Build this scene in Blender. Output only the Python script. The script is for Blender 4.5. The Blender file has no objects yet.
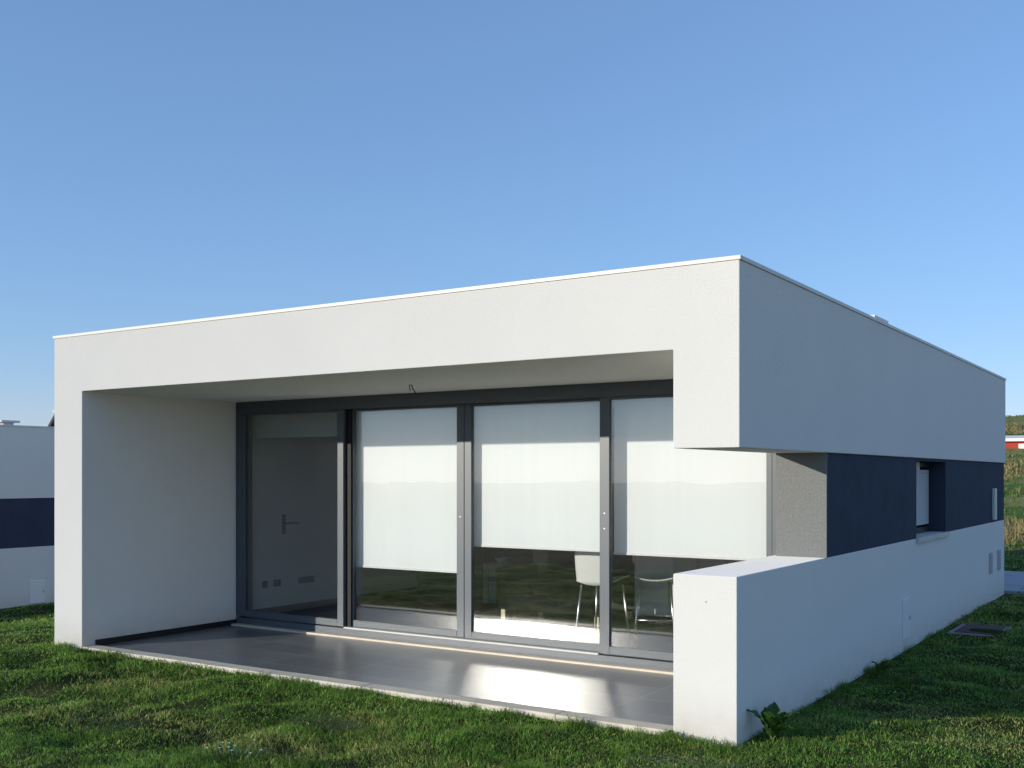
import bpy, bmesh, math, random
import numpy as np
from mathutils import Vector, Matrix
random.seed(7)
RNG = np.random.default_rng(11)
sc = bpy.context.scene
COL = sc.collection
PI = math.pi

# ------------------------------------------------------------------ noise
def _hash(ix, iy, seed):
    h = (ix.astype(np.int64) * 374761393 + iy.astype(np.int64) * 668265263 + seed * 974711) & 0x7fffffff
    h = ((h ^ (h >> 13)) * 1274126177) & 0x7fffffff
    return ((h ^ (h >> 16)) & 0xffff) / 65535.0

def vnoise(x, y, seed=0):
    x = np.asarray(x, float); y = np.asarray(y, float)
    ix = np.floor(x); iy = np.floor(y)
    fx = x - ix; fy = y - iy
    fx = fx * fx * (3 - 2 * fx); fy = fy * fy * (3 - 2 * fy)
    a = _hash(ix, iy, seed); b = _hash(ix + 1, iy, seed)
    c = _hash(ix, iy + 1, seed); d = _hash(ix + 1, iy + 1, seed)
    return (a * (1 - fx) + b * fx) * (1 - fy) + (c * (1 - fx) + d * fx) * fy

def fbm(x, y, seed=0, octv=3):
    s = 0; a = .5; t = 0
    for k in range(octv):
        s = s + a * vnoise(x * 2 ** k, y * 2 ** k, seed + k * 17); t += a; a *= .5
    return s / t

def sstep(a, b, v):
    t = np.clip((v - a) / (b - a), 0, 1)
    return t * t * (3 - 2 * t)

# ------------------------------------------------------------------ dimensions (metres)
L, D, H = 7.41, 10.66, 3.2          # house length, depth, height
W = 0.47                            # wall thickness
SOF = 2.615                         # soffit
UB, LT = 1.95, 1.105                # underside of upper side band, top of lower side wall
GW = 1.911                          # front of the grey return wall
GP = 2.02                           # front of the glazing frames
PF = 0.03                           # patio floor
IF = 0.12                           # inside floor
NB = (-14.5, -0.19, -0.58)          # neighbour house origin
SUN = Vector((0.532, 0.847, -0.21)).normalized()     # travel direction
CAM = (2.5753, -6.6256, 1.77)

def box_mask(x, y, x0, x1, y0, y1, f):
    return sstep(x0 - f, x0 + .05, x) * (1 - sstep(x1 - .05, x1 + f, x)) * sstep(y0 - f, y0 + .05, y) * (1 - sstep(y1 - .05, y1 + f, y))

def ground_h(x, y):
    x = np.asarray(x, float); y = np.asarray(y, float)
    r = np.hypot(x, y)
    h = -.48 * sstep(-8.2, -13.5, x) * (1 - sstep(30, 80, r))
    h = h + .02 * sstep(-5, -8, x) * sstep(-9, -7, x)
    # gentle fall towards the sea side, in front of the houses
    front = sstep(6, -40, y)
    h = h - front * (0.0066 * np.clip(r - 8, 0, None)) * .95
    # hillside behind on the right
    hill = sstep(16, 175, y) * sstep(-150, -55, x)
    h = h + hill * (9.9 + 2.5 * (fbm(x / 60, y / 60, 5) - .5))
    h = h + sstep(30, 90, y) * sstep(-150, -55, x) * 1.6 * (fbm(x / 22, y / 22, 9) - .5)
    near = 1 - sstep(20, 60, r)
    b = .11 * (fbm(x / 1.6, y / 1.6, 21, 3) - .5) + .11 * (fbm(x / .45, y / .45, 31, 2) - .5)
    m1 = box_mask(x, y, -L, 0, 0, D, .5)
    m2 = box_mask(x, y, NB[0] - L, NB[0], NB[1], NB[1] + D, .5)
    h = h + near * b * (1 - .85 * np.maximum(m1, m2))
    i1 = box_mask(x, y, -L + .12, -.12, .12, D - .12, .06)
    h = h * (1 - i1) + i1 * (-.06)
    i2 = box_mask(x, y, NB[0] - L + .12, NB[0] - .12, NB[1] + .12, NB[1] + D - .12, .06)
    h = h * (1 - i2) + i2 * (NB[2] - .1)
    pv = box_mask(x, y, -6.5, 2.6, 11.0, 15.2, .3)      # paved yard behind the house
    h = h * (1 - pv) + pv * (-.05)
    return h

# ------------------------------------------------------------------ materials
def new_mat(name):
    m = bpy.data.materials.new(name); m.use_nodes = True
    nt = m.node_tree; nt.nodes.clear()
    out = nt.nodes.new('ShaderNodeOutputMaterial')
    return m, nt, out

def N(nt, t, **kw):
    n = nt.nodes.new(t)
    for k, v in kw.items():
        if hasattr(n, k): setattr(n, k, v)
        else: n.inputs[k].default_value = v
    return n

def ramp(nt, stops):
    r = nt.nodes.new('ShaderNodeValToRGB')
    e = r.color_ramp.elements
    while len(e) < len(stops): e.new(.5)
    for el, (p, c) in zip(e, stops):
        el.position = p; el.color = (*c, 1) if len(c) == 3 else c
    return r

def paint(name, col, rough=.6, var=.06, scale=2.0, bump=0., bscale=200., spec=.3, metal=0., dirt=None):
    m, nt, out = new_mat(name); lk = nt.links.new
    p = N(nt, 'ShaderNodeBsdfPrincipled'); p.inputs['Roughness'].default_value = rough
    p.inputs['Metallic'].default_value = metal
    p.inputs['Specular IOR Level'].default_value = spec
    tc = N(nt, 'ShaderNodeTexCoord')
    n1 = N(nt, 'ShaderNodeTexNoise'); n1.inputs['Scale'].default_value = scale; n1.inputs['Detail'].default_value = 8
    n1.inputs['Roughness'].default_value = .65
    lk(tc.outputs['Object'], n1.inputs['Vector'])
    lo = tuple(c * (1 - var) for c in col); hi = tuple(min(1, c * (1 + var)) for c in col)
    r = ramp(nt, [(.3, lo), (.7, hi)]); lk(n1.outputs['Fac'], r.inputs[0])
    colour = r.outputs[0]
    if dirt:
        # splash dirt that thins out upwards from the ground, broken up by noise
        zmax, dcol, strength = dirt
        sx = N(nt, 'ShaderNodeSeparateXYZ'); lk(tc.outputs['Object'], sx.inputs[0])
        mr = N(nt, 'ShaderNodeMapRange'); mr.inputs['From Min'].default_value = -.05; mr.inputs['From Max'].default_value = zmax
        mr.inputs['To Min'].default_value = 1; mr.inputs['To Max'].default_value = 0
        lk(sx.outputs['Z'], mr.inputs['Value'])
        n2 = N(nt, 'ShaderNodeTexNoise'); n2.inputs['Scale'].default_value = 7; n2.inputs['Detail'].default_value = 8
        lk(tc.outputs['Object'], n2.inputs['Vector'])
        pw = N(nt, 'ShaderNodeMath', operation='POWER'); lk(mr.outputs[0], pw.inputs[0]); pw.inputs[1].default_value = 1.6
        mu = N(nt, 'ShaderNodeMath', operation='MULTIPLY'); lk(pw.outputs[0], mu.inputs[0]); lk(n2.outputs['Fac'], mu.inputs[1])
        m2 = N(nt, 'ShaderNodeMath', operation='MULTIPLY'); lk(mu.outputs[0], m2.inputs[0]); m2.inputs[1].default_value = strength
        m2.use_clamp = True
        mx = N(nt, 'ShaderNodeMix', data_type='RGBA'); lk(m2.outputs[0], mx.inputs['Factor'])
        lk(colour, mx.inputs['A']); mx.inputs['B'].default_value = (*dcol, 1)
        colour = mx.outputs['Result']
    lk(colour, p.inputs['Base Color'])
    if bump > 0:
        n3 = N(nt, 'ShaderNodeTexNoise'); n3.inputs['Scale'].default_value = bscale; n3.inputs['Detail'].default_value = 5
        lk(tc.outputs['Object'], n3.inputs['Vector'])
        b = N(nt, 'ShaderNodeBump'); b.inputs['Strength'].default_value = bump; b.inputs['Distance'].default_value = .01
        lk(n3.outputs['Fac'], b.inputs['Height']); lk(b.outputs[0], p.inputs['Normal'])
    lk(p.outputs[0], out.inputs[0])
    return m

M = {}
M['white'] = paint('white_render', (.80, .778, .745), .85, .018, 1.1, .4, 90, .2, dirt=(.38, (.50, .42, .30), 1.0))
for nd in M['white'].node_tree.nodes:
    if nd.type == 'BSDF_PRINCIPLED': nd.inputs['Diffuse Roughness'].default_value = .75     # granular plaster
M['navy'] = paint('navy_render', (.043, .054, .085), .85, .12, 3, .5, 60, .2)
M['grey_panel'] = paint('rough_grey_panel', (.205, .21, .207), .9, .11, 45, .8, 70, .15)  # end of the navy-band wall, given a paler, greyer colour of its own
M['coping'] = paint('coping_metal', (.66, .64, .60), .45, .04, 2, 0, 1, .4)
M['frame'] = paint('grey_aluminium', (.092, .106, .124), .4, .05, 4, 0, 1, .5)
M['groove'] = paint('black_rubber', (.012, .012, .013), .6, .1)
M['skirting'] = paint('dark_skirting', (.02, .021, .024), .5, .1)
M['edging'] = paint('pale_stone', (.62, .56, .46), .65, .12, 6, .2, 60, .3)
M['threshold'] = paint('marble_threshold', (.66, .57, .45), .45, .1, 8, 0, 1, .4)
M['inner_white'] = paint('interior_paint', (.62, .63, .63), .7, .03)
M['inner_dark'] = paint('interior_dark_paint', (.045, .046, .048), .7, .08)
M['inner_floor'] = paint('interior_floor', (.06, .058, .055), .25, .1, 4)
M['sill'] = paint('sill_stone', (.62, .60, .56), .6, .08)
M['shutter'] = paint('shutter_slats', (.50, .52, .54), .5, .05)
M['chrome'] = paint('chrome', (.78, .78, .77), .30, .03, metal=1.)
M['plastic_white'] = paint('white_plastic', (.74, .74, .72), .35, .03, spec=.5)
M['sofa'] = paint('charcoal_fabric', (.012, .0125, .0135), .9, .25, 20, .4, 200, .1)
M['red'] = paint('red_fabric', (.12, .010, .018), .9, .15, 20, .3, 200, .1)
M['cream'] = paint('cream_lacquer', (.72, .66, .48), .4, .04)
M['rug'] = paint('rug_wool', (.20, .075, .035), .95, .5, 9, .5, 150, .05)
M['grey_lacquer'] = paint('grey_lacquer', (.27, .29, .28), .4, .05)
M['dark_metal'] = paint('dark_metal', (.03, .03, .032), .45, .1)
M['plate'] = paint('plate_grey', (.46, .47, .48), .5, .1)
M['fitting'] = paint('dark_fitting', (.13, .135, .145), .45, .1)
M['hatch'] = paint('hatch_door', (.83, .83, .82), .5, .03)
M['cover'] = paint('rusty_cover', (.12, .085, .075), .8, .35, 8, .4, 60, .2)
M['concrete'] = paint('concrete_rim', (.30, .29, .27), .85, .15, 10, .4, 60, .2)
M['paver'] = paint('paving', (.34, .35, .37), .8, .15, 3, .3, 50, .2)
M['red_wall'] = paint('red_wall', (.42, .05, .035), .8, .08)
M['farm_white'] = paint('farm_white', (.80, .78, .75), .7, .06)
M['dark_roof'] = paint('dark_tile_roof', (.05, .052, .06), .8, .2, 3)
M['pebble'] = paint('pale_pebble', (.60, .52, .42), .8, .2, 10)

def glass_mat():
    m, nt, out = new_mat('window_glass'); lk = nt.links.new
    lw = N(nt, 'ShaderNodeLayerWeight'); lw.inputs['Blend'].default_value = .5
    p = N(nt, 'ShaderNodeMath', operation='POWER'); lk(lw.outputs['Facing'], p.inputs[0]); p.inputs[1].default_value = 4.
    mr = N(nt, 'ShaderNodeMapRange'); lk(p.outputs[0], mr.inputs['Value'])
    mr.inputs['To Min'].default_value = .105; mr.inputs['To Max'].default_value = 1.
    tr = N(nt, 'ShaderNodeBsdfTransparent'); tr.inputs[0].default_value = (.995, 1, .997, 1)
    gl = N(nt, 'ShaderNodeBsdfGlossy'); gl.inputs['Roughness'].default_value = 0.0; gl.inputs[0].default_value = (.96, .98, 1, 1)
    # barely wavy float glass
    tc = N(nt, 'ShaderNodeTexCoord'); nz = N(nt, 'ShaderNodeTexNoise'); nz.inputs['Scale'].default_value = 1.3
    lk(tc.outputs['Object'], nz.inputs['Vector'])
    b = N(nt, 'ShaderNodeBump'); b.inputs['Strength'].default_value = .06; b.inputs['Distance'].default_value = .02
    lk(nz.outputs['Fac'], b.inputs['Height']); lk(b.outputs[0], gl.inputs['Normal'])
    hz = N(nt, 'ShaderNodeBsdfGlossy'); hz.inputs['Roughness'].default_value = .105      # soft gloss lobe added so the pane's sun reflection lights the patio
    lk(b.outputs[0], hz.inputs['Normal'])
    gm_ = N(nt, 'ShaderNodeMixShader'); gm_.inputs[0].default_value = .4; lk(gl.outputs[0], gm_.inputs[1]); lk(hz.outputs[0], gm_.inputs[2])
    mx = N(nt, 'ShaderNodeMixShader'); lk(mr.outputs[0], mx.inputs[0]); lk(tr.outputs[0], mx.inputs[1]); lk(gm_.outputs[0], mx.inputs[2])
    lk(mx.outputs[0], out.inputs[0]); return m
M['glass'] = glass_mat()

def blind_mat():
    m, nt, out = new_mat('blind_fabric'); lk = nt.links.new
    tc = N(nt, 'ShaderNodeTexCoord')
    mp = N(nt, 'ShaderNodeMapping'); mp.inputs['Scale'].default_value = (14, 14, .6); lk(tc.outputs['Object'], mp.inputs['Vector'])
    nz = N(nt, 'ShaderNodeTexNoise'); nz.inputs['Scale'].default_value = 1.; lk(mp.outputs[0], nz.inputs['Vector'])
    r = ramp(nt, [(.3, (.84, .87, .885)), (.7, (.87, .895, .905))]); lk(nz.outputs['Fac'], r.inputs[0])
    d = N(nt, 'ShaderNodeBsdfDiffuse'); lk(r.outputs[0], d.inputs[0])
    t = N(nt, 'ShaderNodeBsdfTranslucent'); t.inputs[0].default_value = (.5, .5, .48, 1)
    mx = N(nt, 'ShaderNodeMixShader'); mx.inputs[0].default_value = .05
    lk(d.outputs[0], mx.inputs[1]); lk(t.outputs[0], mx.inputs[2]); lk(mx.outputs[0], out.inputs[0]); return m
M['blind'] = blind_mat()
M['grey_blind'] = paint('grey_blind', (.34, .37, .37), .8, .06)

def tile_mat():
    m, nt, out = new_mat('patio_tiles'); lk = nt.links.new
    tc = N(nt, 'ShaderNodeTexCoord')
    mp = N(nt, 'ShaderNodeMapping'); mp.inputs['Location'].default_value = (.27, .02, 0); lk(tc.outputs['Object'], mp.inputs['Vector'])
    br = N(nt, 'ShaderNodeTexBrick'); br.offset = 0.; br.squash = 1.
    br.inputs['Scale'].default_value = 1.; br.inputs['Brick Width'].default_value = .9; br.inputs['Row Height'].default_value = .45
    br.inputs['Mortar Size'].default_value = .006; br.inputs['Mortar Smooth'].default_value = .1; br.inputs['Bias'].default_value = 0
    br.inputs['Color1'].default_value = (.130, .136, .145, 1); br.inputs['Color2'].default_value = (.180, .185, .192, 1)
    br.inputs['Mortar'].default_value = (.27, .265, .25, 1)
    lk(mp.outputs[0], br.inputs['Vector'])
    nz = N(nt, 'ShaderNodeTexNoise'); nz.inputs['Scale'].default_value = 2.2; nz.inputs['Detail'].default_value = 9
    nz.inputs['Roughness'].default_value = .7; lk(tc.outputs['Object'], nz.inputs['Vector'])
    mx = N(nt, 'ShaderNodeMix', data_type='RGBA', blend_type='MULTIPLY'); mx.inputs['Factor'].default_value = 1
    r = ramp(nt, [(.3, (.92, .92, .92)), (.75, (1.08, 1.07, 1.05))]); lk(nz.outputs['Fac'], r.inputs[0])
    lk(br.outputs['Color'], mx.inputs['A']); lk(r.outputs[0], mx.inputs['B'])
    p = N(nt, 'ShaderNodeBsdfPrincipled'); lk(mx.outputs['Result'], p.inputs['Base Color'])
    nr = N(nt, 'ShaderNodeTexNoise'); nr.inputs['Scale'].default_value = 1.1; nr.inputs['Detail'].default_value = 2
    lk(tc.outputs['Object'], nr.inputs['Vector'])
    r2 = N(nt, 'ShaderNodeMapRange'); lk(nr.outputs['Fac'], r2.inputs['Value'])
    r2.inputs['To Min'].default_value = .27; r2.inputs['To Max'].default_value = .36
    lk(r2.outputs[0], p.inputs['Roughness']); p.inputs['Specular IOR Level'].default_value = .75
    b = N(nt, 'ShaderNodeBump'); b.inputs['Strength'].default_value = .25; b.inputs['Distance'].default_value = .002; b.invert = True
    lk(br.outputs['Fac'], b.inputs['Height']); lk(b.outputs[0], p.inputs['Normal'])
    lk(p.outputs[0], out.inputs[0]); return m
M['tiles'] = tile_mat()

def ground_mat():
    m, nt, out = new_mat('lawn_ground'); lk = nt.links.new
    g = N(nt, 'ShaderNodeNewGeometry')
    n1 = N(nt, 'ShaderNodeTexNoise'); n1.inputs['Scale'].default_value = .9; n1.inputs['Detail'].default_value = 10; n1.inputs['Roughness'].default_value = .7
    lk(g.outputs['Position'], n1.inputs['Vector'])
    near = ramp(nt, [(.32, (.018, .032, .009)), (.5, (.035, .048, .014)), (.62, (.07, .07, .028)), (.75, (.13, .10, .055))])
    lk(n1.outputs['Fac'], near.inputs[0])
    mp = N(nt, 'ShaderNodeMapping'); mp.inputs['Scale'].default_value = (.05, .085, .05); lk(g.outputs['Position'], mp.inputs['Vector'])
    n2 = N(nt, 'ShaderNodeTexNoise'); n2.inputs['Scale'].default_value = 1; n2.inputs['Detail'].default_value = 8; n2.inputs['Roughness'].default_value = .62
    lk(mp.outputs[0], n2.inputs['Vector'])
    far = ramp(nt, [(.36, (.07, .13, .027)), (.47, (.12, .18, .042)), (.53, (.27, .24, .09)), (.66, (.26, .22, .10)), (.74, (.07, .09, .03))])
    lk(n2.outputs['Fac'], far.inputs[0])
    sx = N(nt, 'ShaderNodeSeparateXYZ'); lk(g.outputs['Position'], sx.inputs[0])
    mr = N(nt, 'ShaderNodeMapRange'); mr.inputs['From Min'].default_value = 18; mr.inputs['From Max'].default_value = 32
    lk(sx.outputs['Y'], mr.inputs['Value'])
    mx = N(nt, 'ShaderNodeMix', data_type='RGBA'); lk(mr.outputs[0], mx.inputs['Factor']); lk(near.outputs[0], mx.inputs['A']); lk(far.outputs[0], mx.inputs['B'])
    # dark heath on the land that falls away in front of the houses
    mf = N(nt, 'ShaderNodeMapRange'); mf.inputs['From Min'].default_value = -3.8; mf.inputs['From Max'].default_value = -6
    lk(sx.outputs['Y'], mf.inputs['Value'])
    heath = ramp(nt, [(.35, (.014, .020, .009)), (.55, (.03, .042, .016)), (.7, (.06, .055, .026))]); lk(n2.outputs['Fac'], heath.inputs[0])
    mh_ = N(nt, 'ShaderNodeMix', data_type='RGBA'); lk(mf.outputs[0], mh_.inputs['Factor']); lk(mx.outputs['Result'], mh_.inputs['A']); lk(heath.outputs[0], mh_.inputs['B'])
    # unseen straw-pale ground on the right, added to bounce light onto the side wall
    ms = N(nt, 'ShaderNodeMapRange'); ms.inputs['From Min'].default_value = 3.6; ms.inputs['From Max'].default_value = 5.5
    lk(sx.outputs['X'], ms.inputs['Value'])
    bounce_straw = ramp(nt, [(.35, (.36, .30, .17)), (.6, (.46, .40, .24)), (.75, (.26, .27, .10))]); lk(n2.outputs['Fac'], bounce_straw.inputs[0])
    mk_ = N(nt, 'ShaderNodeMix', data_type='RGBA'); lk(ms.outputs[0], mk_.inputs['Factor']); lk(mh_.outputs['Result'], mk_.inputs['A']); lk(bounce_straw.outputs[0], mk_.inputs['B'])
    p = N(nt, 'ShaderNodeBsdfPrincipled'); p.inputs['Roughness'].default_value = .95; p.inputs['Specular IOR Level'].default_value = .05
    lk(mk_.outputs['Result'], p.inputs['Base Color'])
    n3 = N(nt, 'ShaderNodeTexNoise'); n3.inputs['Scale'].default_value = 40; n3.inputs['Detail'].default_value = 6
    lk(g.outputs['Position'], n3.inputs['Vector'])
    b = N(nt, 'ShaderNodeBump'); b.inputs['Strength'].default_value = .8; b.inputs['Distance'].default_value = .03
    lk(n3.outputs['Fac'], b.inputs['Height']); lk(b.outputs[0], p.inputs['Normal'])
    lk(p.outputs[0], out.inputs[0]); return m
M['ground'] = ground_mat()

def blade_mat(name='grass_blades', trans=.45):
    m, nt, out = new_mat(name); lk = nt.links.new
    a = N(nt, 'ShaderNodeAttribute'); a.attribute_name = 'tint'
    d = N(nt, 'ShaderNodeBsdfPrincipled'); lk(a.outputs['Color'], d.inputs['Base Color']); d.inputs['Roughness'].default_value = .55
    d.inputs['Specular IOR Level'].default_value = .25
    t = N(nt, 'ShaderNodeBsdfTranslucent'); lk(a.outputs['Color'], t.inputs[0])
    mx = N(nt, 'ShaderNodeMixShader'); mx.inputs[0].default_value = trans
    lk(d.outputs[0], mx.inputs[1]); lk(t.outputs[0], mx.inputs[2]); lk(mx.outputs[0], out.inputs[0]); return m
M['blades'] = blade_mat()

def leaf_mat():
    m, nt, out = new_mat('broad_leaf'); lk = nt.links.new
    tc = N(nt, 'ShaderNodeTexCoord'); nz = N(nt, 'ShaderNodeTexNoise'); nz.inputs['Scale'].default_value = 14
    lk(tc.outputs['Object'], nz.inputs['Vector'])
    r = ramp(nt, [(.3, (.028, .075, .014)), (.7, (.065, .14, .03))]); lk(nz.outputs['Fac'], r.inputs[0])
    d = N(nt, 'ShaderNodeBsdfPrincipled'); lk(r.outputs[0], d.inputs['Base Color']); d.inputs['Roughness'].default_value = .4
    t = N(nt, 'ShaderNodeBsdfTranslucent'); t.inputs[0].default_value = (.12, .25, .04, 1)
    mx = N(nt, 'ShaderNodeMixShader'); mx.inputs[0].default_value = .3
    lk(d.outputs[0], mx.inputs[1]); lk(t.outputs[0], mx.inputs[2]); lk(mx.outputs[0], out.inputs[0]); return m
M['leaf'] = leaf_mat()
M['petal'] = paint('white_petal', (.62, .66, .60), .7, .05)
M['stem'] = paint('pale_stem', (.16, .20, .08), .6, .1)

# ------------------------------------------------------------------ mesh builder
class MB:
    def __init__(s): s.bm = bmesh.new()
    def box(s, x0, x1, y0, y1, z0, z1):
        v = [s.bm.verts.new(c) for c in ((x0, y0, z0), (x1, y0, z0), (x1, y1, z0), (x0, y1, z0), (x0, y0, z1), (x1, y0, z1), (x1, y1, z1), (x0, y1, z1))]
        for f in ((0, 3, 2, 1), (4, 5, 6, 7), (0, 1, 5, 4), (1, 2, 6, 5), (2, 3, 7, 6), (3, 0, 4, 7)): s.bm.faces.new([v[i] for i in f])
        return s
    def prism(s, poly, axis, a, b):
        """poly: 2-D outline; axis 'y' -> (x,z) outline from y=a to y=b; 'x' -> (y,z)"""
        def P(p, t): return (p[0], t, p[1]) if axis == 'y' else ((t, p[0], p[1]) if axis == 'x' else (p[0], p[1], t))
        A = [s.bm.verts.new(P(p, a)) for p in poly]; B = [s.bm.verts.new(P(p, b)) for p in poly]
        s.bm.faces.new(A); s.bm.faces.new(B[::-1])
        n = len(poly)
        for i in range(n): s.bm.faces.new((A[i], B[i], B[(i + 1) % n], A[(i + 1) % n]))
        return s
    def tube(s, pts, r, seg=8, cap=True):
        pts = [Vector(p) for p in pts]; rings = []
        rr = r if isinstance(r, (list, tuple)) else [r] * len(pts)
        for i, p in enumerate(pts):
            d = (pts[min(i + 1, len(pts) - 1)] - pts[max(i - 1, 0)]).normalized()
            u = d.orthogonal().normalized() if i == 0 else (u - d * u.dot(d)).normalized()
            w = d.cross(u)
            rings.append([s.bm.verts.new(p + (u * math.cos(2 * PI * k / seg) + w * math.sin(2 * PI * k / seg)) * rr[i]) for k in range(seg)])
        for a, b in zip(rings, rings[1:]):
            for k in range(seg): s.bm.faces.new((a[k], a[(k + 1) % seg], b[(k + 1) % seg], b[k]))
        if cap: s.bm.faces.new(rings[0][::-1]); s.bm.faces.new(rings[-1])
        return s
    def grid(s, fn, nu, nv, thick=0.):
        g = [[s.bm.verts.new(fn(i / nu, j / nv)) for j in range(nv + 1)] for i in range(nu + 1)]
        for i in range(nu):
            for j in range(nv): s.bm.faces.new((g[i][j], g[i + 1][j], g[i + 1][j + 1], g[i][j + 1]))
        return s
    def build(s, name, mat, parent=None, bevel=0., smooth=False, loc=None, seg=2):
        bmesh.ops.recalc_face_normals(s.bm, faces=s.bm.faces)
        me = bpy.data.meshes.new(name); s.bm.to_mesh(me); s.bm.free()
        me.materials.append(mat)
        if smooth:
            for p in me.polygons: p.use_smooth = True
        o = bpy.data.objects.new(name, me); COL.objects.link(o)
        if parent: o.parent = parent
        if loc: o.location = loc
        if bevel:
            b = o.modifiers.new('bevel', 'BEVEL'); b.width = bevel; b.segments = seg; b.limit_method = 'ANGLE'
        return o

def thing(name, label, cat, loc=(0, 0, 0), rz=0, group=None):
    o = bpy.data.objects.new(name, None); COL.objects.link(o)
    o.location = loc; o.rotation_euler = (0, 0, rz); o['label'] = label; o['category'] = cat
    o.empty_display_size = .2
    if group: o['group'] = group
    return o
def tag(o, label, cat, group=None):
    o['label'] = label; o['category'] = cat
    if group: o['group'] = group
    return o
def struct(o): o['kind'] = 'structure'; return o
def copy_tree(o, parent=None):
    c = o.copy(); COL.objects.link(c)
    if parent: c.parent = parent
    for ch in list(o.children): copy_tree(ch, c)
    return c

# ------------------------------------------------------------------ the house
house = thing('modern_house', 'large single-storey white house with navy band, deep glazed porch and corner cut-out', 'house')

# white shell: C-shaped outline run from the porch front to the back
shell = [(-L, -.7), (-L, H - .026), (0, H - .026), (0, UB), (-W, UB), (-W, SOF), (-L + W - .006, SOF), (-L + W - .006, -.7)]
MB().prism(shell, 'y', 0, D).build('white_shell', M['white'], house, .006)
c = MB()                                           # thin coping round the roof edge
o_ = .010; ci = .35
c.box(-L - o_, o_, -o_, ci, H - .026, H).box(-L - o_, o_, D - ci, D + o_, H - .026, H)
c.box(-L - o_, -L + ci, ci, D - ci, H - .026, H).box(-ci, o_, ci, D - ci, H - .026, H)
c.build('coping', M['coping'], house)
MB().box(-L + ci, -ci, ci, D - ci, H - .026, H - .015).build('roof', M['concrete'], house)
for (vx, vy, wd) in ((-.9, 5.95, .3), (-5.6, 7.4, .22)):
    b_ = MB().box(vx - wd * .55, vx + wd * .55, vy - wd * .55, vy + wd * .55, H - .015, H + .322).build('chimney', M['white'], house)
    MB().box(vx - wd, vx + wd, vy - wd, vy + wd, H + .324, H + .372).build('chimney_cap', M['white'], b_, .006)
# lower side wall with its wide sunny ledge
MB().prism([(0, -.7), (0, LT), (5.02, LT), (5.02, LT - .05), (6.56, LT - .05), (6.56, LT), (D - .003, LT), (D - .003, -.7)], 'x', -W, -.018).build('lower_wall', M['white'], house, .006)
MB().box(-.33, .012, 5.02 + .002, 6.56 - .002, LT - .048, LT + .006).build('window_sill', M['sill'], house, .004)
# navy band in the recess between the white layers
nb = MB(); x0, x1 = -.43, -.02
nb.box(x0, x1, GW + .02, 5.05, LT, UB).box(x0, x1, 6.52, D - .01, LT, UB)
nb.box(x0, x1, 5.05, 6.52, UB - .03, UB)
nb.build('navy_band', M['navy'], house)
MB().box(-.43, -.012, GW, GW + .02, LT, UB).build('return_panel', M['grey_panel'], house)
# side window
wf = MB(); wx = -.20
wf.box(wx - .06, wx, 5.05, 5.11, LT + .006, UB - .03).box(wx - .06, wx, 6.46, 6.52, LT + .006, UB - .03)
wf.box(wx - .06, wx, 5.11, 6.46, LT + .006, LT + .07).box(wx - .06, wx, 5.11, 6.46, UB - .09, UB - .03)
win = wf.build('side_window', M['dark_metal'], house, .003)
MB().box(wx - .04, wx - .034, 5.11, 6.46, LT + .07, UB - .09).build('window_pane', M['glass'], win)
sl = MB()
zz = LT + .10
while zz < UB - .14:
    sl.box(wx - .012, wx + .004, 5.112, 6.458, zz, zz + .0382); zz += .039
sl.build('roller_shutter', M['shutter'], win)
MB().box(wx + .006, wx + .06, 5.08, 5.75, UB - .13, UB - .032).build('shutter_box', M['edging'], win, .004)
# fittings on the side wall
hb = MB().box(-.018, -.006, 4.43, 4.72, .125, .52).build('meter_hatch', M['hatch'], house, .003)
MB().box(-.006, .001, 4.68, 4.70, .30, .34).build('hatch_lock', M['plate'], hb)
MB().box(-.02, .025, 9.62, 9.76, 1.14, 1.58).build('wall_lamp', M['plastic_white'], house, .008)
for y0 in (9.36, 10.05):
    lv = MB().box(-.018, -.002, y0, y0 + .2, .40, .69)
    for k in range(6): lv.box(-.002, .006, y0 + .015, y0 + .185, .425 + .043 * k, .445 + .043 * k)
    lv.build('wall_vent', M['plate'], house)
MB().box(-.472 - .028, -.472, -.008, .012, .0, .045).build('drain_outlet', M['dark_metal'], house)
MB().tube([(-.235, .0, .93), (-.235, -.004, .93)], .006, 10).build('wall_plug', M['plate'], house)
# back wall, interior partitions, ceiling is the soffit itself
MB().box(-L + W, -W, D - .3, D - .004, -.5, SOF).build('back_wall', M['white'], house)
MB().box(-L + W, -W, 5.38, 5.5, -.2, SOF).build('partition_wall', M['inner_dark'], house)
MB().box(-L + W, -L + W + .012, GP + .07, 5.38, IF + .055, SOF).build('interior_wall', M['inner_white'], house)
MB().box(-L + W, -L + W + .02, GP + .07, 5.38, IF, IF + .055).build('interior_skirting', M['skirting'], house)
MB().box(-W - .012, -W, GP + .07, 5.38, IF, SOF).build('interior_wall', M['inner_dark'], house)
MB().box(-L + W, -W, GP + .06, D - .3, -.2, IF).build('interior_floor', M['inner_floor'], house)
# porch floor
MB().box(-L + W, -W, .15, GP - .085, -.2, PF).build('patio_floor', M['tiles'], house)
ed = MB()
for k in range(7):
    a0 = -L + W + k * (L - 2 * W) / 7; a1 = -L + W + (k + 1) * (L - 2 * W) / 7
    ed.box(a0 + .002, a1 - .002, -.004, .149, -.25, PF + .012 + .002 * (k % 2))
ed.build('patio_edging', M['edging'], house, .004)
MB().box(-L + W, -L + W + .013, .15, GP - .001, PF, PF + .062).build('patio_skirting', M['skirting'], house)
MB().box(-W - .014, -W, .15, GP - .085, PF, PF + .062).build('patio_skirting', M['skirting'], house)
MB().box(-L + W + .014, -W - .014, GP - .085, GP + .0, -.1, PF + .018).build('door_threshold', M['threshold'], house, .003)
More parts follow.
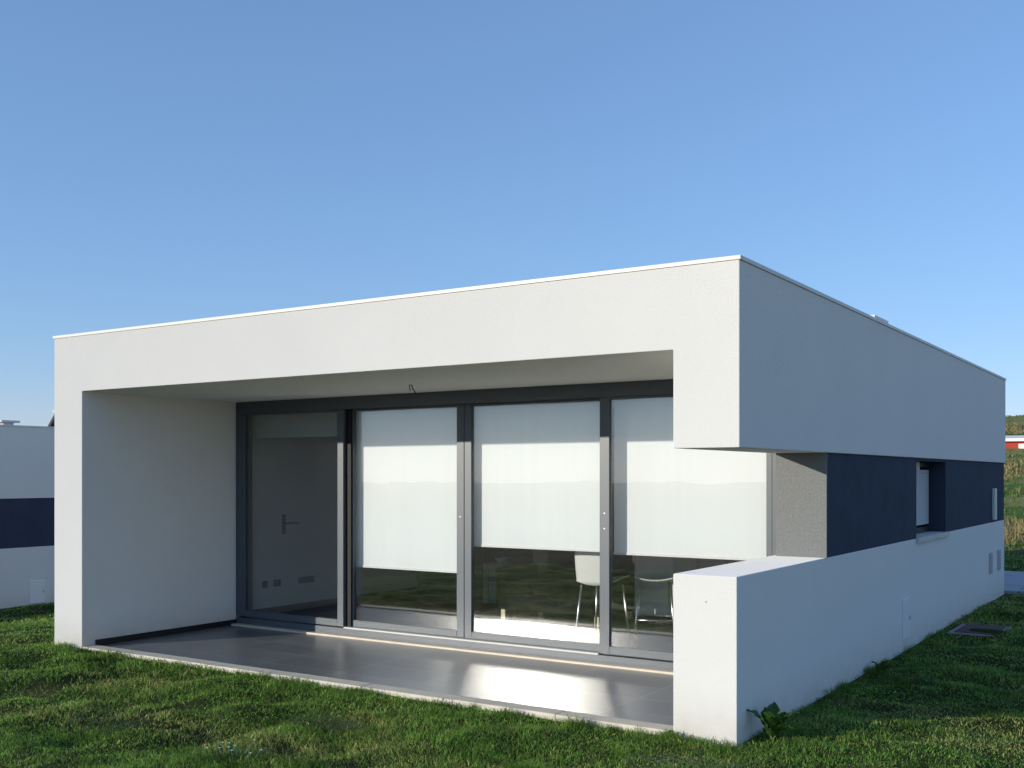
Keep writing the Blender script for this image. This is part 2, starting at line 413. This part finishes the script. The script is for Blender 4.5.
# wires for a porch lamp that was never fitted
wr = MB()
wx_, wy_ = -3.72, 1.22
wr.tube([(wx_, wy_, SOF), (wx_ + .01, wy_ - .01, SOF - .03), (wx_ + .03, wy_ - .02, SOF - .06)], .004, 6)
wr.tube([(wx_ + .02, wy_ + .01, SOF), (wx_ + .05, wy_ - .01, SOF - .04), (wx_ + .10, wy_ - .03, SOF - .085), (wx_ + .11, wy_ - .03, SOF - .09)], .005, 6)
wr.build('lamp_wire', M['groove'], house)

# glazing
FX0, FX1 = -L + W + .0, -.432
fr = MB()
fr.box(FX0, FX1, GP, GP + .16, 2.482, SOF)                        # head
fr.box(FX0, FX0 + .105, GP, GP + .16, .13, 2.482)                 # left jamb
fr.box(-.50, FX1, GP, GP + .16, .13, 2.482)                       # right jamb
fr.box(FX0, FX1, GP + .001, GP + .06, PF - .05, .118)             # sill upstand
fr.build('glazing_frame', M['frame'], house, .003)
tk = MB().box(-5.262, -2.148, GP - .004, GP + .06, .118, .131)
tk.box(FX0 + .105, -.50, GP + .061, GP + .15, .112, .124)
tk.build('door_track', M['coping'], house)
MB().box(-5.272, -5.203, GP + .045, GP + .10, .13, 2.482).build('track_seal', M['groove'], house)
def leaf(x0, x1, y, sl_, sr, handle=None):
    z0, z1 = .132, 2.480; rb, rt = .072, .02
    m = MB()
    m.box(x0, x0 + sl_, y, y + .05, z0, z1).box(x1 - sr, x1, y, y + .05, z0, z1)
    m.box(x0 + sl_, x1 - sr, y, y + .05, z0, z0 + rb).box(x0 + sl_, x1 - sr, y, y + .05, z1 - rt, z1)
    d = m.build('sliding_door', M['frame'], house, .003)
    MB().box(x0 + sl_, x1 - sr, y + .022, y + .030, z0 + rb, z1 - rt).build('glass', M['glass'], d)
    if handle:
        for hz in handle: MB().tube([((x0 + sl_ * .5) if x1 > -1 else (x1 - sr * .5), y + .001, hz), ((x0 + sl_ * .5) if x1 > -1 else (x1 - sr * .5), y - .003, hz)], .005, 8).build('lock_screw', M['chrome'], d)
    return d
leaf(-6.835, -5.275, GP + .004, .04, .085)
leaf(-5.201, -3.715, GP + .066, .012, .09, (1.35,))
leaf(-3.709, -2.060, GP + .066, .085, .06)
leaf(-2.135, -.502, GP + .004, .10, .05, (1.42, 1.28))
# roller blinds
def blind(x0, x1, zb, zt=2.56, mat='blind'):
    n = 24
    m = MB()
    y = GP + .165
    m.box(x0, x1, y, y + .003, zb, zt)
    b = m.build('roller_blind', M[mat], house)
    MB().box(x0 - .004, x1 + .004, y - .006, y + .012, zb - .022, zb).build('bottom_rail', M['plastic_white' if mat == 'blind' else mat], b, .003)
    MB().tube([(x0, y + .05, zt), (x1, y + .05, zt)], .035, 12).build('blind_roller', M['plastic_white'], b)
blind(-6.86, -5.52, 2.22, 2.56, 'grey_blind')
blind(-5.29, -3.76, .79)
blind(-3.72, -2.11, 1.07)
blind(-2.07, -.515, 1.055)
# door handle and sockets on the inner left wall
wl = -L + W + .012
hd = MB().box(wl, wl + .012, 2.74, 2.80, 1.05, 1.29).build('door_handle_plate', M['fitting'], house, .003)
MB().tube([(wl + .012, 2.77, 1.18), (wl + .055, 2.77, 1.18), (wl + .06, 2.82, 1.18), (wl + .06, 2.98, 1.18)], .011, 8).build('lever', M['fitting'], hd)
for (y0, y1) in ((2.42, 2.50), (2.60, 2.72), (3.02, 3.30)):
    MB().box(wl, wl + .009, y0, y1, .42, .50).build('socket_plate', M['fitting'], house, .002)

# neighbouring copy of the same house
nbh = copy_tree(house); nbh.location = NB
nbh['label'] = 'neighbouring white house with navy band beyond the left porch post'

# ------------------------------------------------------------------ furniture seen through the glass
def bar_stool(loc, rz, label, rail=True):
    t = thing('bar_stool', label, 'stool', loc, rz, 'white bar stools behind the glass')
    sh = .62
    def prof(u, v):
        w = (v - .5)
        if u < .55:
            q = u / .55; y = -.19 + .36 * q; z = sh + .02 * math.cos(q * PI) - .02 + .035 * abs(2 * w) ** 2
            x = w * .40
        else:
            q = (u - .55) / .45; y = .17 + .055 * math.sin(q * PI / 2); z = sh - .03 + .36 * q
            y -= .025 * abs(2 * w) ** 2; x = w * (.40 - .02 * q)
        return (x, y, z)
    o = MB().grid(prof, 22, 10).build('seat_shell', M['plastic_white'], t, 0, True)
    s = o.modifiers.new('s', 'SOLIDIFY'); s.thickness = .014
    for sx in (-1, 1):
        for sy in (-1, 1):
            MB().tube([(sx * .15, sy * .14, sh - .045), (sx * .20, sy * .19, 0)], .011, 8).build('leg', M['chrome'], t, 0, True)
    k = .175
    if rail: MB().tube([(-k, -k, .24), (k, -k, .24), (k, k, .24), (-k, k, .24), (-k, -k, .24)], .008, 6).build('foot_rail', M['chrome'], t, 0, True)
    return t
bar_stool((-2.43, 2.62, IF), math.radians(176), 'white bar stool left of the wide mullion, nearest the sofa', False)
bar_stool((-2.02, 2.95, IF), math.radians(25), 'white bar stool just right of the wide mullion')
bar_stool((-1.72, 3.35, IF), math.radians(-20), 'white bar stool nearest the low corner wall')
isl = thing('kitchen_island', 'white panelled kitchen island behind the stools', 'counter', (-1.98, 4.40, IF))
MB().box(-.85, .85, -.28, .3, .09, .88).build('cabinet_body', M['plastic_white'], isl, .003)
for k in range(4): MB().box(-.845 + .425 * k, -.845 + .425 * k + .415, -.30, -.281, .11, .86).build('cabinet_door', M['plastic_white'], isl, .003)
MB().box(-.82, .82, -.24, .28, 0, .09).build('plinth', M['skirting'], isl)
MB().box(-.9, .9, -.36, .34, .88, .92).build('worktop', M['grey_lacquer'], isl, .004)
so = thing('sofa', 'dark charcoal sofa with cream block feet behind the third window', 'sofa', (-3.62, 4.0, IF))
MB().box(-.62, .62, -.45, .42, .11, .30).build('base', M['sofa'], so, .02)
MB().box(-.62, .62, .2, .44, .302, .80).build('backrest', M['sofa'], so, .05, seg=3)
for s in (-1, 1): MB().box(s * .62 - .09, s * .62 + .09, -.45, .44, .11, .58).build('armrest', M['sofa'], so, .03, seg=3)
for k in (-1, 0, 1): MB().box(-.192 + .39 * k, .192 + .39 * k, -.46, .19, .302, .43).build('seat_cushion', M['sofa'], so, .03, seg=3)
for sx in (-1, 1):
    for sy in (-1, 1): MB().box(sx * .61 - .028, sx * .61 + .028, -.01 + sy * .40 - .028, -.01 + sy * .40 + .028, 0, .11).build('leg', M['cream'], so, .004)
cu = MB().grid(lambda u, v: (u * .62, .035 * math.sin(u * 42), IF + .30 + v * 2.15), 60, 2)
co = cu.build('curtain', M['red'], None, 0, True); co.location = (-6.27, 5.28, 0)
sm = co.modifiers.new('s', 'SOLIDIFY'); sm.thickness = .006
tag(co, 'dark red pleated curtain against the back wall behind the second mullion', 'curtain')
ru = MB().box(-.9, .9, -.55, .55, 0, .012).build('rug', M['rug'], None, .004); ru.location = (-5.75, 4.35, IF)
tag(ru, 'reddish brown rug on the floor behind the second window', 'rug')
cb = thing('side_cabinet', 'small grey two-door side cabinet behind the third window', 'cabinet', (-5.08, 4.75, IF))
MB().box(-.15, .15, -.14, .14, .0, .52).build('cabinet_body', M['grey_lacquer'], cb, .004)
MB().box(-.147, -.062, -.155, -.141, .015, .51).build('cabinet_door', M['grey_lacquer'], cb, .003)
MB().box(-.056, .147, -.155, -.141, .015, .51).build('cabinet_door', M['grey_lacquer'], cb, .003)
bw = MB()
bw.grid(lambda u, v: ((.03 + .06 * u) * math.cos(v * 2 * PI), (.03 + .06 * u) * math.sin(v * 2 * PI), .07 * u ** 1.5), 8, 20)
bo = bw.build('bowl', M['plastic_white'], None, 0, True); bo.location = (-5.04, 4.75, IF + .523)
sm = bo.modifiers.new('s', 'SOLIDIFY'); sm.thickness = .006
tag(bo, 'small white bowl on the grey side cabinet', 'bowl')

# ------------------------------------------------------------------ ground
def axis(lo, hi, step, far_lo, far_hi, g=1.16):
    a = list(np.arange(lo, hi + 1e-6, step)); d = step; v = hi
    while v < far_hi: d *= g; v += d; a.append(v)
    d = step; v = lo; b = []
    while v > far_lo: d *= g; v -= d; b.append(v)
    return np.array(b[::-1] + a)
gx = axis(-15.5, 6, .09, -3200, 3200); gy = axis(-7, 16, .09, -3200, 3200)
X, Y = np.meshgrid(gx, gy); Z = ground_h(X, Y)
nx, ny = len(gx), len(gy)
co_ = np.stack([X, Y, Z], -1).reshape(-1, 3)
i = np.arange(nx - 1); j = np.arange(ny - 1); I, J = np.meshgrid(i, j); b0 = (J * nx + I).ravel()
fa = np.stack([b0, b0 + 1, b0 + 1 + nx, b0 + nx], -1)
def np_mesh(name, co, quads=None, loops=None, starts=None):
    me = bpy.data.meshes.new(name); me.vertices.add(len(co)); me.vertices.foreach_set('co', co.astype(np.float32).ravel())
    if quads is not None:
        loops = quads.ravel(); starts = np.arange(len(quads)) * 4
    me.loops.add(len(loops)); me.loops.foreach_set('vertex_index', loops.astype(np.int32))
    me.polygons.add(len(starts)); me.polygons.foreach_set('loop_start', starts.astype(np.int32))
    me.update(calc_edges=True); me.validate()
    return me
gm = np_mesh('ground', co_, fa); gm.materials.append(M['ground'])
gm.polygons.foreach_set('use_smooth', np.ones(len(gm.polygons), bool))
go = bpy.data.objects.new('ground', gm); COL.objects.link(go); struct(go)

# blades of grass
def blades(name, x, y, ln, wd, tint, lean=.5):
    n = len(x); z = ground_h(x, y) - .004
    a = RNG.uniform(0, 2 * PI, n); dx, dy = np.cos(a), np.sin(a)
    b = RNG.uniform(0, 2 * PI, n); lx, ly = np.cos(b), np.sin(b)
    le = RNG.uniform(.1, 1, n) ** .9 * lean * 1.9
    base = np.stack([x, y, z], -1)
    side = np.stack([dx, dy, np.zeros(n)], -1) * (wd * .5)[:, None]
    mid = base + np.stack([lx * le * .35 * ln, ly * le * .35 * ln, .55 * ln], -1)
    tip = base + np.stack([lx * le * ln, ly * le * ln, ln * np.clip(1.02 - .5 * le, .15, 1)], -1)
    co = np.stack([base - side, base + side, mid + side * .8, mid - side * .8, tip], 1).reshape(-1, 3)
    k = np.arange(n) * 5
    loops = np.stack([k, k + 1, k + 2, k + 3, k + 3, k + 2, k + 4], -1).ravel()
    st = np.stack([np.arange(n) * 7, np.arange(n) * 7 + 4], -1).ravel()
    me = np_mesh(name, co, None, loops, st)
    at = me.color_attributes.new('tint', 'FLOAT_COLOR', 'POINT')
    cc = np.ones((n, 5, 4), np.float32); cc[:, :, :3] = tint[:, None, :]
    at.data.foreach_set('color', cc.ravel())
    me.materials.append(M['blades'])
    o = bpy.data.objects.new(name, me); COL.objects.link(o); o['kind'] = 'stuff'
    return o
yaw = math.radians(33.255)
n = 1100000
dd = np.exp(RNG.uniform(math.log(2.2), math.log(34), n))
an = RNG.uniform(math.radians(-44), math.radians(58), n) + yaw      # measured from +Y towards -X
x = CAM[0] - dd * np.sin(an); y = CAM[1] + dd * np.cos(an)
def outside(x, y, x0, x1, y0, y1): return (x < x0) | (x > x1) | (y < y0) | (y > y1)
ok = outside(x, y, -L + .0, -.0, -.005, D) & outside(x, y, NB[0] - L, NB[0], NB[1], NB[1] + D) & outside(x, y, -6.3, 2.4, 11.1, 15.0) & outside(x, y, .08, .64, 6.02, 6.92)
x, y, dd = x[ok], y[ok], dd[ok]
lush = fbm(x / .9, y / .9, 41, 3); dry = fbm(x / 1.3 + 7, y / .8, 53, 3); fine = vnoise(x / .12, y / .12, 61)
bare = (fbm(x / .55, y / .55, 77, 2) > .735)
keep = ~bare | (RNG.random(len(x)) < .25)
x, y, dd, lush, dry, fine = [v[keep] for v in (x, y, dd, lush, dry, fine)]
n = len(x)
edge = np.exp(-np.abs(np.where((x > -L) & (x < 0), y, 9)) / .12) * (y < .05)
ln = (.017 + .036 * np.clip((lush - .38) * 3, 0, 1.2) + .03 * edge + .012 * fine) * RNG.uniform(.6, 1.35, n)
wd = np.clip(.0030 * RNG.uniform(.7, 1.4, n) * np.clip(dd / 5.5, .8, 3.2), .0022, .02)
g1 = np.array([.052, .115, .018]); g2 = np.array([.14, .23, .038]); yl = np.array([.34, .34, .10]); br = np.array([.27, .22, .09])
t = RNG.random(n)[:, None]
tint = g1 * (1 - t) + g2 * t
tint = tint * (.75 + .6 * (1 - lush))[:, None]
dryness = np.clip((dry - .52) * 4, 0, 1) * .5 + .05
isd = RNG.random(n) < dryness
tt = RNG.random(n)[:, None]
tint[isd] = (yl * tt + br * (1 - tt))[isd] * .9
tint *= 1.0 + .9 * vnoise(x / .07, y / .07, 66)[:, None]
tint *= 1.5
blades('grass', x, y, ln, wd, tint, .95)
# ragged tufts that stand out of the mown grass
tx, ty, tl, tk = [], [], [], []
for k in range(520):
    d_ = math.exp(random.uniform(math.log(2.4), math.log(16))); a_ = random.uniform(math.radians(-44), math.radians(50)) + yaw
    cx_, cy_ = CAM[0] - d_ * math.sin(a_), CAM[1] + d_ * math.cos(a_)
    rad = random.uniform(.03, .11); m_ = int(random.uniform(60, 190)); hh = random.uniform(.05, .10)
    rr_ = np.abs(RNG.normal(0, rad, m_)); aa_ = RNG.uniform(0, 2 * PI, m_)
    tx.append(cx_ + rr_ * np.cos(aa_) * 1.5); ty.append(cy_ + rr_ * np.sin(aa_)); tl.append(hh * RNG.uniform(.5, 1.2, m_)); tk.append(np.full(m_, random.random()))
for k in range(70):                       # along the foot of the walls
    cx_, cy_ = (random.uniform(-7.5, .1), random.uniform(-.12, -.02)) if k < 34 else (random.uniform(.01, .07), random.uniform(.1, 9))
    m_ = int(random.uniform(25, 90)); rr_ = np.abs(RNG.normal(0, .05, m_)); aa_ = RNG.uniform(0, 2 * PI, m_)
    tx.append(cx_ + rr_ * np.cos(aa_)); ty.append(cy_ + rr_ * np.sin(aa_)); tl.append(random.uniform(.05, .11) * RNG.uniform(.5, 1.2, m_)); tk.append(np.full(m_, random.random()))
tx, ty, tl, tk = [np.concatenate(v) for v in (tx, ty, tl, tk)]
ok = outside(tx, ty, -L, 0, -.006, D) & outside(tx, ty, NB[0] - L, NB[0], NB[1], NB[1] + D) & outside(tx, ty, .05, .66, 6.0, 6.95)
tx, ty, tl, tk = tx[ok], ty[ok], tl[ok], tk[ok]
t = RNG.random(len(tx))[:, None]
tt = (g1 * (1 - t) + g2 * t) * (.8 + 1.1 * tk)[:, None]
blades('grass_tufts', tx, ty, tl, RNG.uniform(.003, .006, len(tx)), tt, .8)
# tall scrub and reeds on the hillside behind
n = 150000
dd = np.exp(RNG.uniform(math.log(27), math.log(190), n)); an = RNG.uniform(math.radians(-48), math.radians(14), n) + 0
x = CAM[0] - dd * np.sin(an) ; y = CAM[1] + dd * np.cos(an)
ok = y > 19; x, y, dd = x[ok], y[ok], dd[ok]
f = fbm(x / 9, y / 9, 91, 4); ok = (f > .47) | (RNG.random(len(x)) < .25); x, y, dd, f = x[ok], y[ok], dd[ok], f[ok]
n = len(x); tall = np.clip((f - .47) * 8, 0, 1)
ln = (.12 + .42 * tall * fbm(x / 3, y / 3, 95, 2)) * RNG.uniform(.6, 1.4, n); wd = .0011 * dd * RNG.uniform(.8, 1.6, n)
t = RNG.random(n)[:, None]
tint = np.where((tall > .3)[:, None], np.array([.34, .27, .12]) * (.7 + .6 * t), np.array([.12, .20, .045]) * (.7 + .6 * t))
blades('hillside_scrub', x, y, ln, wd, tint, .3)

# paved yard behind the house
pv = MB()
for k in range(8):
    for q in range(4):
        xx = -5.9 + k * 1.0; yy = 11.2 + q * .93
        pv.box(xx, xx + .985, yy, yy + .915, -.2, .0 + random.uniform(-.004, .004))
po = pv.build('paved_yard', M['paver'], None, .006); struct(po)

# ------------------------------------------------------------------ small things on the lawn
mh = thing('inspection_cover', 'rusty square inspection cover with pale concrete rim beside the side wall', 'manhole cover', (.36, 6.47, 0))
rm = MB(); rm.box(-.27, .27, -.44, -.38, -.1, .012).box(-.27, .27, .38, .44, -.1, .012).box(-.27, -.21, -.38, .38, -.1, .012).box(.21, .27, -.38, .38, -.1, .012)
rm.build('rim', M['concrete'], mh, .006)
MB().box(-.207, .207, -.377, .377, -.08, .022).build('lid', M['cover'], mh, .004)

def leafy(name, loc, label, leaves, size, group=None, stemc=True):
    """plant with broad upright leaves: list of (azimuth, tilt from upright, length)"""
    t = thing(name, label, 'plant', loc, 0, group)
    for (az, tilt, ln_) in leaves:
        a = math.radians(az); ti = math.radians(tilt)
        d = Vector((math.cos(a), math.sin(a), 0)); up = Vector((0, 0, 1)); sd = Vector((-math.sin(a), math.cos(a), 0))
        def fn(u, v):
            cur = ti + u * u * .28
            p = (d * math.sin(cur) + up * math.cos(cur)) * (ln_ * (.28 + .72 * u))
            wv = size * math.sin(min(1, u * 1.02 + .03) * PI) ** .75 * (1 + .1 * math.sin(u * 23 + az))
            nrm = d * math.cos(cur) - up * math.sin(cur)
            return p + sd * (v - .5) * wv + nrm * (abs(v - .5) * -.35 * wv + .008 * math.sin(u * 19 + v * 9 + az))
        MB().grid(fn, 12, 6).build('leaf', M['leaf'], t, 0, True)
        MB().tube([(0, 0, -.01), tuple((d * math.sin(ti * .8) + up * math.cos(ti * .8)) * ln_ * .16), tuple((d * math.sin(ti) + up * math.cos(ti)) * ln_ * .31)], [.006, .005, .003], 6).build('leaf_stalk', M['stem'], t, 0, True)
    return t
leafy('broadleaf_weed', (.13, .24, float(ground_h(.13, .24))), 'broad-leaved weed growing at the foot of the near wall corner',
      [(205, 24, .27), (262, 10, .25), (300, 14, .22), (330, 22, .26), (20, 26, .27), (100, 10, .27), (130, 18, .24), (345, 38, .2), (60, 18, .22), (285, 30, .16)], .12)
leafy('broadleaf_weed', (.10, 3.15, float(ground_h(.10, 3.15))), 'small dark weed halfway along the shaded side wall',
      [(200, 22, .13), (270, 35, .12), (330, 15, .15), (20, 40, .12), (100, 25, .11)], .07)
# low clump with white flowers in the front lawn
fp = thing('flowering_weed', 'low weed clump with small white flower heads in the front lawn', 'plant', (-2.57, -1.98, float(ground_h(-2.57, -1.98))))
lv = MB()
for k in range(46):
    a = random.uniform(0, 2 * PI); r = random.uniform(.02, .17); ln_ = random.uniform(.05, .11); ti = random.uniform(.3, 1.1)
    d = Vector((math.cos(a), math.sin(a), 0)); sd = Vector((-math.sin(a), math.cos(a), 0)); b0_ = d * r
    lv.grid(lambda u, v: b0_ + (d * math.sin(ti) + Vector((0, 0, math.cos(ti)))) * ln_ * u + sd * (v - .5) * .028 * math.sin(min(1, u + .05) * PI) ** .7, 4, 2)
lv.build('leaves', M['leaf'], fp, 0, True)
for k in range(10):
    fl = MB(); stm = MB()
    px, py, pz = random.gauss(0, .11), random.gauss(0, .07), random.uniform(.06, .12)
    stm.tube([(px * .7, py * .7, 0), (px, py, pz)], .002, 5)
    for q in range(7):
        aa = q * 2 * PI / 7 + k
        c0 = Vector((px, py, pz)); e = Vector((math.cos(aa) * .012, math.sin(aa) * .012, .004)); s_ = Vector((-math.sin(aa), math.cos(aa), 0)) * .005
        vs = [fl.bm.verts.new(c0), fl.bm.verts.new(c0 + e * .6 + s_), fl.bm.verts.new(c0 + e), fl.bm.verts.new(c0 + e * .6 - s_)]
        fl.bm.faces.new(vs)
    fl.build('flower_head', M['petal'], stm.build('stalk', M['stem'], fp))
# clover patches
clx, cly = [], []
cv = MB()
for (px, py, rad, cnt) in ((-2.75, -.98, .26, 520), (-.05, -.75, .3, 300), (-3.9, -1.9, .3, 260)):
    for k in range(cnt):
        a = random.uniform(0, 2 * PI); r = rad * math.sqrt(random.random()); xx = px + r * math.cos(a) * 1.4; yy = py + r * math.sin(a) * .7
        if yy > -.05: continue
        z = float(ground_h(xx, yy)) + random.uniform(.02, .06); s_ = random.uniform(.007, .012); ro = random.uniform(0, 6)
        for q in range(3):
            aa = ro + q * 2 * PI / 3; e = Vector((math.cos(aa), math.sin(aa), random.uniform(-.3, .4))); sd = Vector((-math.sin(aa), math.cos(aa), 0)); c0 = Vector((xx, yy, z))
            cv.bm.faces.new([cv.bm.verts.new(c0), cv.bm.verts.new(c0 + e * s_ + sd * s_ * .6), cv.bm.verts.new(c0 + e * s_ * 1.6), cv.bm.verts.new(c0 + e * s_ - sd * s_ * .6)])
cvo = cv.build('clover', M['leaf']); cvo['kind'] = 'stuff'
# pale stone by the left post
bm = bmesh.new(); bmesh.ops.create_icosphere(bm, subdivisions=3, radius=.07)
for v in bm.verts:
    v.co *= 1 + .25 * (float(vnoise(v.co.x * 18 + 5, v.co.y * 18 + v.co.z * 11, 3)) - .5); v.co.z *= .55; v.co.x *= 1.3
me = bpy.data.meshes.new('garden_stone'); bm.to_mesh(me); bm.free(); me.materials.append(M['pebble'])
st = bpy.data.objects.new('garden_stone', me); COL.objects.link(st); st.location = (-7.62, .32, float(ground_h(-7.62, .32)) + .03)
tag(st, 'pale flat stone lying in the grass by the left porch post', 'stone')

# ------------------------------------------------------------------ far buildings
tt_ = np.arange(40, 170, .5)                 # the shed stands where the slope lies at its height
sx_, sy_ = CAM[0] - .1525 * tt_, CAM[1] + 1.0958 * tt_
kk = int(np.argmax(ground_h(sx_, sy_) > 1.77 + .028 * tt_)); T = tt_[kk]
fx, fy = float(sx_[kk]), float(sy_[kk]); fz = float(ground_h(fx, fy))
fs = thing('farm_shed', 'long low red shed with white roof on the hillside', 'shed', (fx, fy, fz), math.radians(4))
zt = 1.77 + (475 - 442) / 1069 * T - fz; print('SHED', fx, fy, fz, T)
MB().box(-4.5, 9, -2.5, 2.5, -1, zt).build('wall', M['red_wall'], fs)
MB().prism([(-2.9, zt - .02), (-2.85, zt + .2), (0, zt + .5), (2.85, zt + .2), (2.9, zt - .02)], 'x', -5, 9.5).build('roof', M['farm_white'], fs)
MB().box(.2, 2.3, -2.56, -2.5, -1, zt - .2).build('door', M['farm_white'], fs)
gz = float(ground_h(-36, 21))
dh = thing('pitched_roof_house', 'distant house with steep dark roof behind the neighbouring white house', 'house', (-36.0, 20.3, gz))
MB().box(-2.3, 2.3, .2, 7, -1, 3.6 - gz).build('wall', M['farm_white'], dh)
MB().prism([(-2.5, 3.62 - gz), (0, 6.2 - gz), (2.5, 3.62 - gz), (2.5, 3.8 - gz), (0, 6.4 - gz), (-2.5, 3.8 - gz)], 'y', 0, 7.2).build('roof', M['dark_roof'], dh)
# ------------------------------------------------------------------ light, sky, camera
elev = math.asin(-SUN.z)
sl_ = bpy.data.lights.new('sun', 'SUN'); sl_.energy = 2.7; sl_.angle = math.radians(.5); sl_.color = (1., .94, .815)
so_ = bpy.data.objects.new('sun', sl_); COL.objects.link(so_); so_.rotation_euler = SUN.to_track_quat('-Z', 'Y').to_euler()
w = bpy.data.worlds.new('World'); sc.world = w; w.use_nodes = True
nt = w.node_tree; nt.nodes.clear()
sky = nt.nodes.new('ShaderNodeTexSky'); sky.sky_type = 'NISHITA'; sky.sun_disc = False
sky.sun_elevation = elev; sky.sun_rotation = math.atan2(-SUN.x, -SUN.y)
sky.altitude = 50; sky.air_density = 1.0; sky.dust_density = .0; sky.ozone_density = 8.0
bg = nt.nodes.new('ShaderNodeBackground'); bg.inputs[1].default_value = .15
wo = nt.nodes.new('ShaderNodeOutputWorld')
gmn = nt.nodes.new('ShaderNodeGamma'); gmn.inputs[1].default_value = .62          # softer, hazier gradient
tn = nt.nodes.new('ShaderNodeMix'); tn.data_type = 'RGBA'; tn.blend_type = 'MULTIPLY'; tn.inputs['Factor'].default_value = 1
tn.inputs['B'].default_value = (1.90, 1.49, 1.47, 1)
nt.links.new(sky.outputs[0], gmn.inputs[0]); nt.links.new(gmn.outputs[0], tn.inputs['A']); nt.links.new(tn.outputs['Result'], bg.inputs[0]); nt.links.new(bg.outputs[0], wo.inputs[0])

cd = bpy.data.cameras.new('camera'); co = bpy.data.objects.new('camera', cd); COL.objects.link(co)
cd.sensor_fit = 'HORIZONTAL'; cd.sensor_width = 36; cd.lens = 36 * 1069 / 1024; cd.shift_y = 91 / 1024
cd.clip_start = .05; cd.clip_end = 8000
co.location = CAM; co.rotation_euler = (PI / 2, 0, yaw)
sc.camera = co
vs = sc.view_settings
sc.display_settings.display_device = 'sRGB'
vs.view_transform = 'Standard'; vs.look = 'None'; vs.exposure = .66; vs.gamma = 1; vs.use_curve_mapping = False
cy = sc.cycles
cy.use_denoising = True
cy.max_bounces = 10; cy.diffuse_bounces = 4; cy.glossy_bounces = 5; cy.transparent_max_bounces = 16; cy.transmission_bounces = 6
cy.caustics_reflective = True; cy.blur_glossy = 1.0; cy.sample_clamp_indirect = 30
